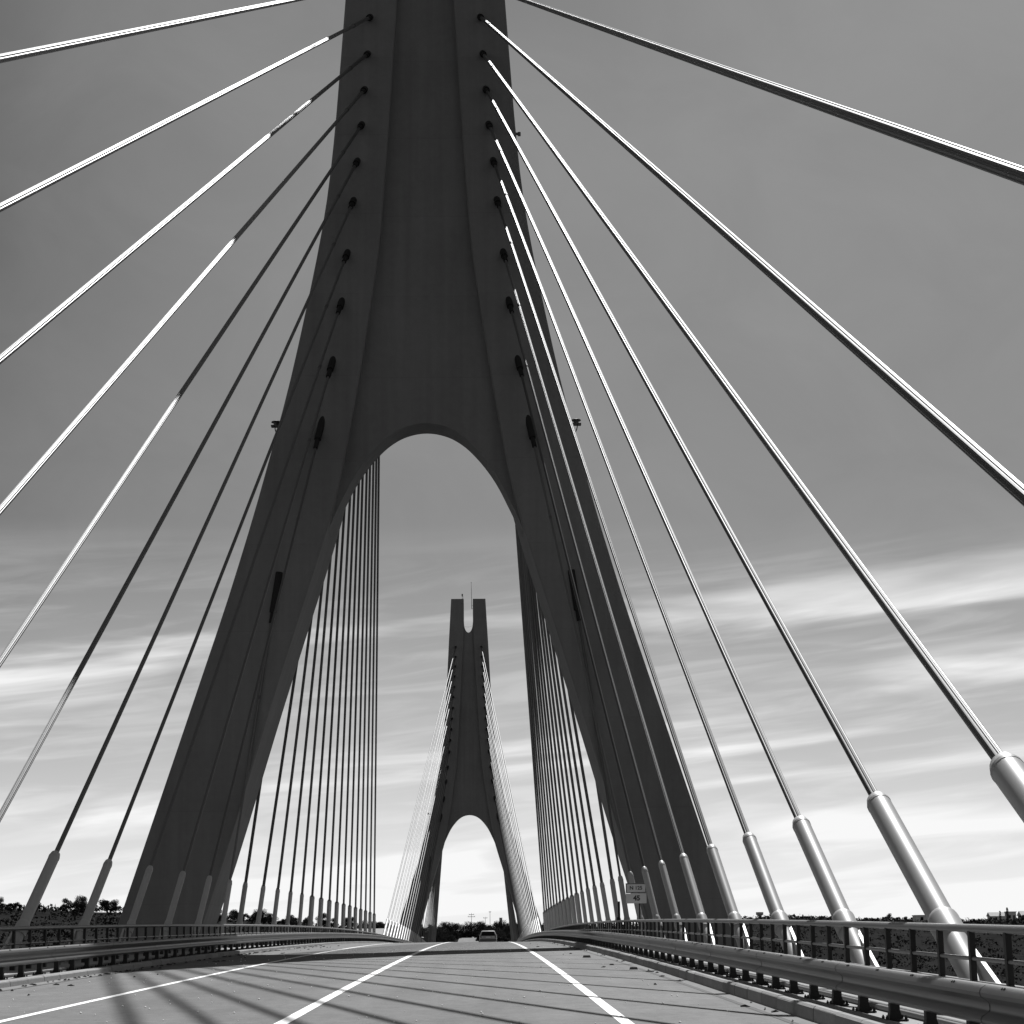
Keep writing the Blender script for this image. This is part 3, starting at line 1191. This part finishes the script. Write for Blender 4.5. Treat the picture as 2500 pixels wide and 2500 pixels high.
# hillside skyline on the oncoming-lane side
for px_, d, v, sc in ((-70, 455, 0, 1.5), (18, 452, 1, 1.45), (55, 448, 0, 0.8), (95, 455, 4, .8), (140, 460, 4, .8), (-10, 440, 2, 1.0),
                      (215, 470, 1, .7), (255, 470, 2, .95), (238, 462, 4, 1.0), (310, 480, 4, 1.1), (330, 485, 0, .7), (372, 480, 0, .65),
                      (392, 486, 4, .95), (445, 492, 0, .75), (470, 500, 4, .9), (505, 505, 4, .8), (535, 510, 0, .8), (420, 470, 2, .7), (566, 520, 2, .9)):
    x, y = at_px(px_, d)
    tree(v, x, y, sc, {0: 'rounded', 1: 'tall', 2: 'broad', 3: 'sparse', 4: 'low bushy'}[v] + ' dark tree on the hill skyline of the oncoming lane side',
         '%s trees on the hill skyline' % {0: 'rounded', 1: 'tall', 2: 'broad', 3: 'sparse', 4: 'low bushy'}[v])
WORD = {0: 'rounded', 1: 'tall', 2: 'broad', 3: 'sparse', 4: 'low bushy', 5: 'slim cypress'}
for k in range(38):
    px_ = rt.uniform(560, 925)
    v = rt.choice((0, 1, 2, 4, 4))
    d = rt.uniform(560, 620)
    x, y = at_px(px_, d)
    tree(v, x, y, rt.uniform(.55, .95), WORD[v] + ' tree behind the cables, between pylon leg and far pylon', '%s trees behind the oncoming lane side cables' % WORD[v])
for k in range(84):
    px_ = rt.uniform(925, 1330)
    v = rt.choice((0, 1, 2, 2, 4, 4, 4))
    d = rt.uniform(610, 735)
    x, y = at_px(px_, d)
    if -7.2 < x < 1.4:
        continue
    tree(v, x, y, rt.uniform(.7, 1.25), WORD[v] + ' tree of the wood beyond the car and far pylon', '%s trees of the wood beyond the car' % WORD[v])
for k in range(56):
    v = rt.choice((4, 4, 4, 2, 0))
    y = rt.uniform(632, 705)
    x = rt.choice((rt.uniform(-15, -7.2), rt.uniform(1.0, 15), rt.uniform(1.0, 8)))
    tree(v, x, y, rt.uniform(.55, .95), WORD[v] + ' tree crowding the roadside just beyond the car', '%s trees crowding the roadside' % WORD[v])
for k in range(14):
    x, y = at_px(1070 + 13 * k, 748)
    tree(4, x, y, rt.uniform(.9, 1.2), WORD[4] + ' tree closing the view at the end of the road', '%s trees at the end of the road' % WORD[4])
for px_, v, sc in ((1075, 2, 1.25), (1110, 1, 1.1), (1098, 0, 1.2), (1128, 2, 1.1), (1148, 0, 1.2), (1166, 1, 1.2), (1182, 2, 1.1), (1202, 2, 1.2), (1222, 0, 1.25), (1238, 2, 1.1)):
    x, y = at_px(px_, 742 + rt.uniform(0, 12))
    tree(v, x, y, sc * 1.25, WORD[v] + ' tree closing the view at the end of the road', '%s trees at the end of the road' % WORD[v])
for px_, v, sc, d in ((1968, 4, .95, 800), (2003, 2, .9, 800), (2016, 4, 1.1, 800), (2115, 4, 1.2, 815), (2128, 0, 1.2, 815), (2143, 4, 1.1, 820), (2160, 4, 1.2, 820), (2178, 4, 1.1, 822),
                      (2196, 4, 1.1, 825), (2226, 2, 1.25, 810), (2240, 4, 1.2, 810), (2436, 2, .95, 800), (2372, 4, .8, 820), (2475, 4, .8, 830), (2500, 4, .8, 835), (2530, 2, .9, 830), (1945, 4, .7, 810)):
    x, y = at_px(px_, d)
    tree(v, x, y, sc * 0.6, WORD[v] + ' tree on the low ridge beyond the railing, sign side', '%s trees on the ridge of the sign side' % WORD[v])
for px_, sc in ((2384, 0.60), (2401, 0.78)):
    x, y = at_px(px_, 780)
    tree(5, x, y, sc, ('shorter' if sc < 0.7 else 'taller') + ' of two slim cypresses beyond the railing, beside a pale block', 'cypresses on the ridge')

# scrub on the slopes: one mass
m = MB()
for k in range(11000):
    th = rt.uniform(-.34, .36)
    rid = interp(RID, th)
    d = rt.uniform(0.45, 1.0) * rid
    x, y = CAMX + th * d, d
    if abs(x) < 14:
        continue
    z = land(x, y)
    w0_ = rt.uniform(0.5, 1.9)
    h0 = w0_ * rt.uniform(.5, .9)
    for q in range(9):
        c = Vector((x + rt.gauss(0, w0_ * .45), y + rt.gauss(0, w0_ * .45), z + h0 * rt.uniform(0.05, .9)))
        u = Vector((rt.gauss(0, 1), rt.gauss(0, 1), rt.gauss(0, .7))).normalized()
        v = u.cross(Vector((rt.gauss(0, 1), rt.gauss(0, 1), rt.gauss(0, 1)))).normalized()
        s_ = w0_ * rt.uniform(.14, .30)
        k0 = len(m.v)
        m.v += [tuple(c - u * s_), tuple(c + v * s_ * .7), tuple(c + u * s_), tuple(c - v * s_ * .7)]
        m.f.append((k0, k0 + 1, k0 + 2, k0 + 3))
me = bpy.data.meshes.new('scrub')
me.from_pydata(m.v, [], m.f)
me.materials.append(MATS['scrub_leaf'])
tag(link('scrub', me), 'low scrub covering the slopes on both sides of the river', 'scrub', kind='stuff')


# ------------------------------------------------------------------ small buildings, poles, towers far off
def house(px_, d, w, dep, h, label, name='house', flat=False):
    x, y = at_px(px_, d)
    hh = thing(name, label, 'house', (x, y, land(x, y) - .3), 'distant pale buildings')
    m = MB()
    m.box(-w / 2, w / 2, -dep / 2, dep / 2, 0, h)
    m.build('wall', 'house_wall', hh)
    m = MB()
    if flat:
        m.box(-w / 2 - .2, w / 2 + .2, -dep / 2 - .2, dep / 2 + .2, h, h + .3)
    else:
        m.add([(-w / 2 - .4, -dep / 2 - .4, h), (w / 2 + .4, -dep / 2 - .4, h), (w / 2 + .4, dep / 2 + .4, h), (-w / 2 - .4, dep / 2 + .4, h),
               (-w / 2 - .4, 0, h + dep * .28), (w / 2 + .4, 0, h + dep * .28)],
              [(0, 1, 5, 4), (2, 3, 4, 5), (0, 4, 3), (1, 2, 5), (0, 3, 2, 1)])
    m.build('roof', 'house_roof' if not flat else 'house_wall', hh)
    n = max(2, int(w / 3.2))
    for k in range(n):
        if k == n // 2:
            continue
        cx = -w / 2 + w * (k + .5) / n
        m = MB()
        m.box(cx - .5, cx + .5, -dep / 2 - .03, -dep / 2 + .1, h * .35, h * .35 + 1.2)
        m.build('window', 'glass_dark', hh)
    m = MB()
    cx = -w / 2 + w * (n // 2 + .5) / n
    m.box(cx - .5, cx + .5, -dep / 2 - .03, -dep / 2 + .1, 0.3, 2.4)
    m.build('door', 'dark_steel', hh)


house(924, 540, 8.5, 6, 2.6, 'long low white building behind the cables of the oncoming lane side')
house(2408, 800, 3.6, 4, 3.6, 'narrow pale block just behind the taller cypress', flat=True)
house(2460, 838, 11, 7, 2.6, 'broad pale building on the ridge beyond the railing')
house(2212, 700, 9, 5, 2.5, 'small pale farm building on the slope, seen between railing posts', flat=True)
house(2382, 842, 9, 6, 2.6, 'pale building half hidden behind the two cypresses')


def pole(px_, d, h, arms, label):
    x, y = at_px(px_, d)
    p = thing('utility_pole', label, 'utility pole', (x, y, land(x, y) - .3), 'utility poles above the wood')
    m = MB()
    m.tube([(0, 0, 0), (0, 0, h)], [0.12, 0.06], 8)
    m.build('pole', 'dark_steel', p, True)
    for z, w in arms:
        m = MB()
        m.box(-w / 2, w / 2, -.07, .07, h - z - .08, h - z + .08)
        o = m.build('crossarm', 'dark_steel', p)
        for k in (-.45, 0, .45):
            i_ = MB()
            i_.tube([(k * w, 0, h - z + .08), (k * w, 0, h - z + .35)], .06, 6)
            i_.build('insulator', 'dark_steel', o)


pole(1153, 760, 10.4, ((0.6, 2.0), (1.4, 2.8)), 'utility pole with two crossarms rising above the wood')
pole(1185, 790, 9.4, ((0.4, 1.6),), 'shortest utility pole, single crossarm, above the wood')
pole(1196, 770, 11.2, ((0.3, 0.8),), 'tallest bare utility pole above the wood beyond the car')


def water_tower(px_, d, h, r_, label, name='water_tower'):
    x, y = at_px(px_, d)
    p = thing(name, label, 'water tower', (x, y, land(x, y) - .5), 'distant water towers')
    m = MB()
    m.tube([(0, 0, 0), (0, 0, h * .66)], [r_ * .45, r_ * .34], 14)
    m.build('shaft', 'house_roof', p, True)
    m = MB()
    m.tube([(0, 0, h * .60), (0, 0, h * .76), (0, 0, h * .98)], [r_ * .36, r_, r_], 18)
    m.build('tank', 'house_roof', p, True)
    m = MB()
    m.tube([(0, 0, h * .98), (0, 0, h)], [r_ * 1.08, r_ * 1.04], 18)
    m.build('cap', 'house_wall', p)


water_tower(1221, 800, 9.4, .62, 'tiny mushroom-shaped water tower above the wood beyond the car')
water_tower(1823, 830, 4.2, 1.55, 'stout water tower rising just above the railing beside the pylon leg')
water_tower(2257, 830, 5.0, .75, 'slender pale water tower on the ridge beyond the railing')

scene.render.resolution_x = 1024
scene.render.resolution_y = 1024
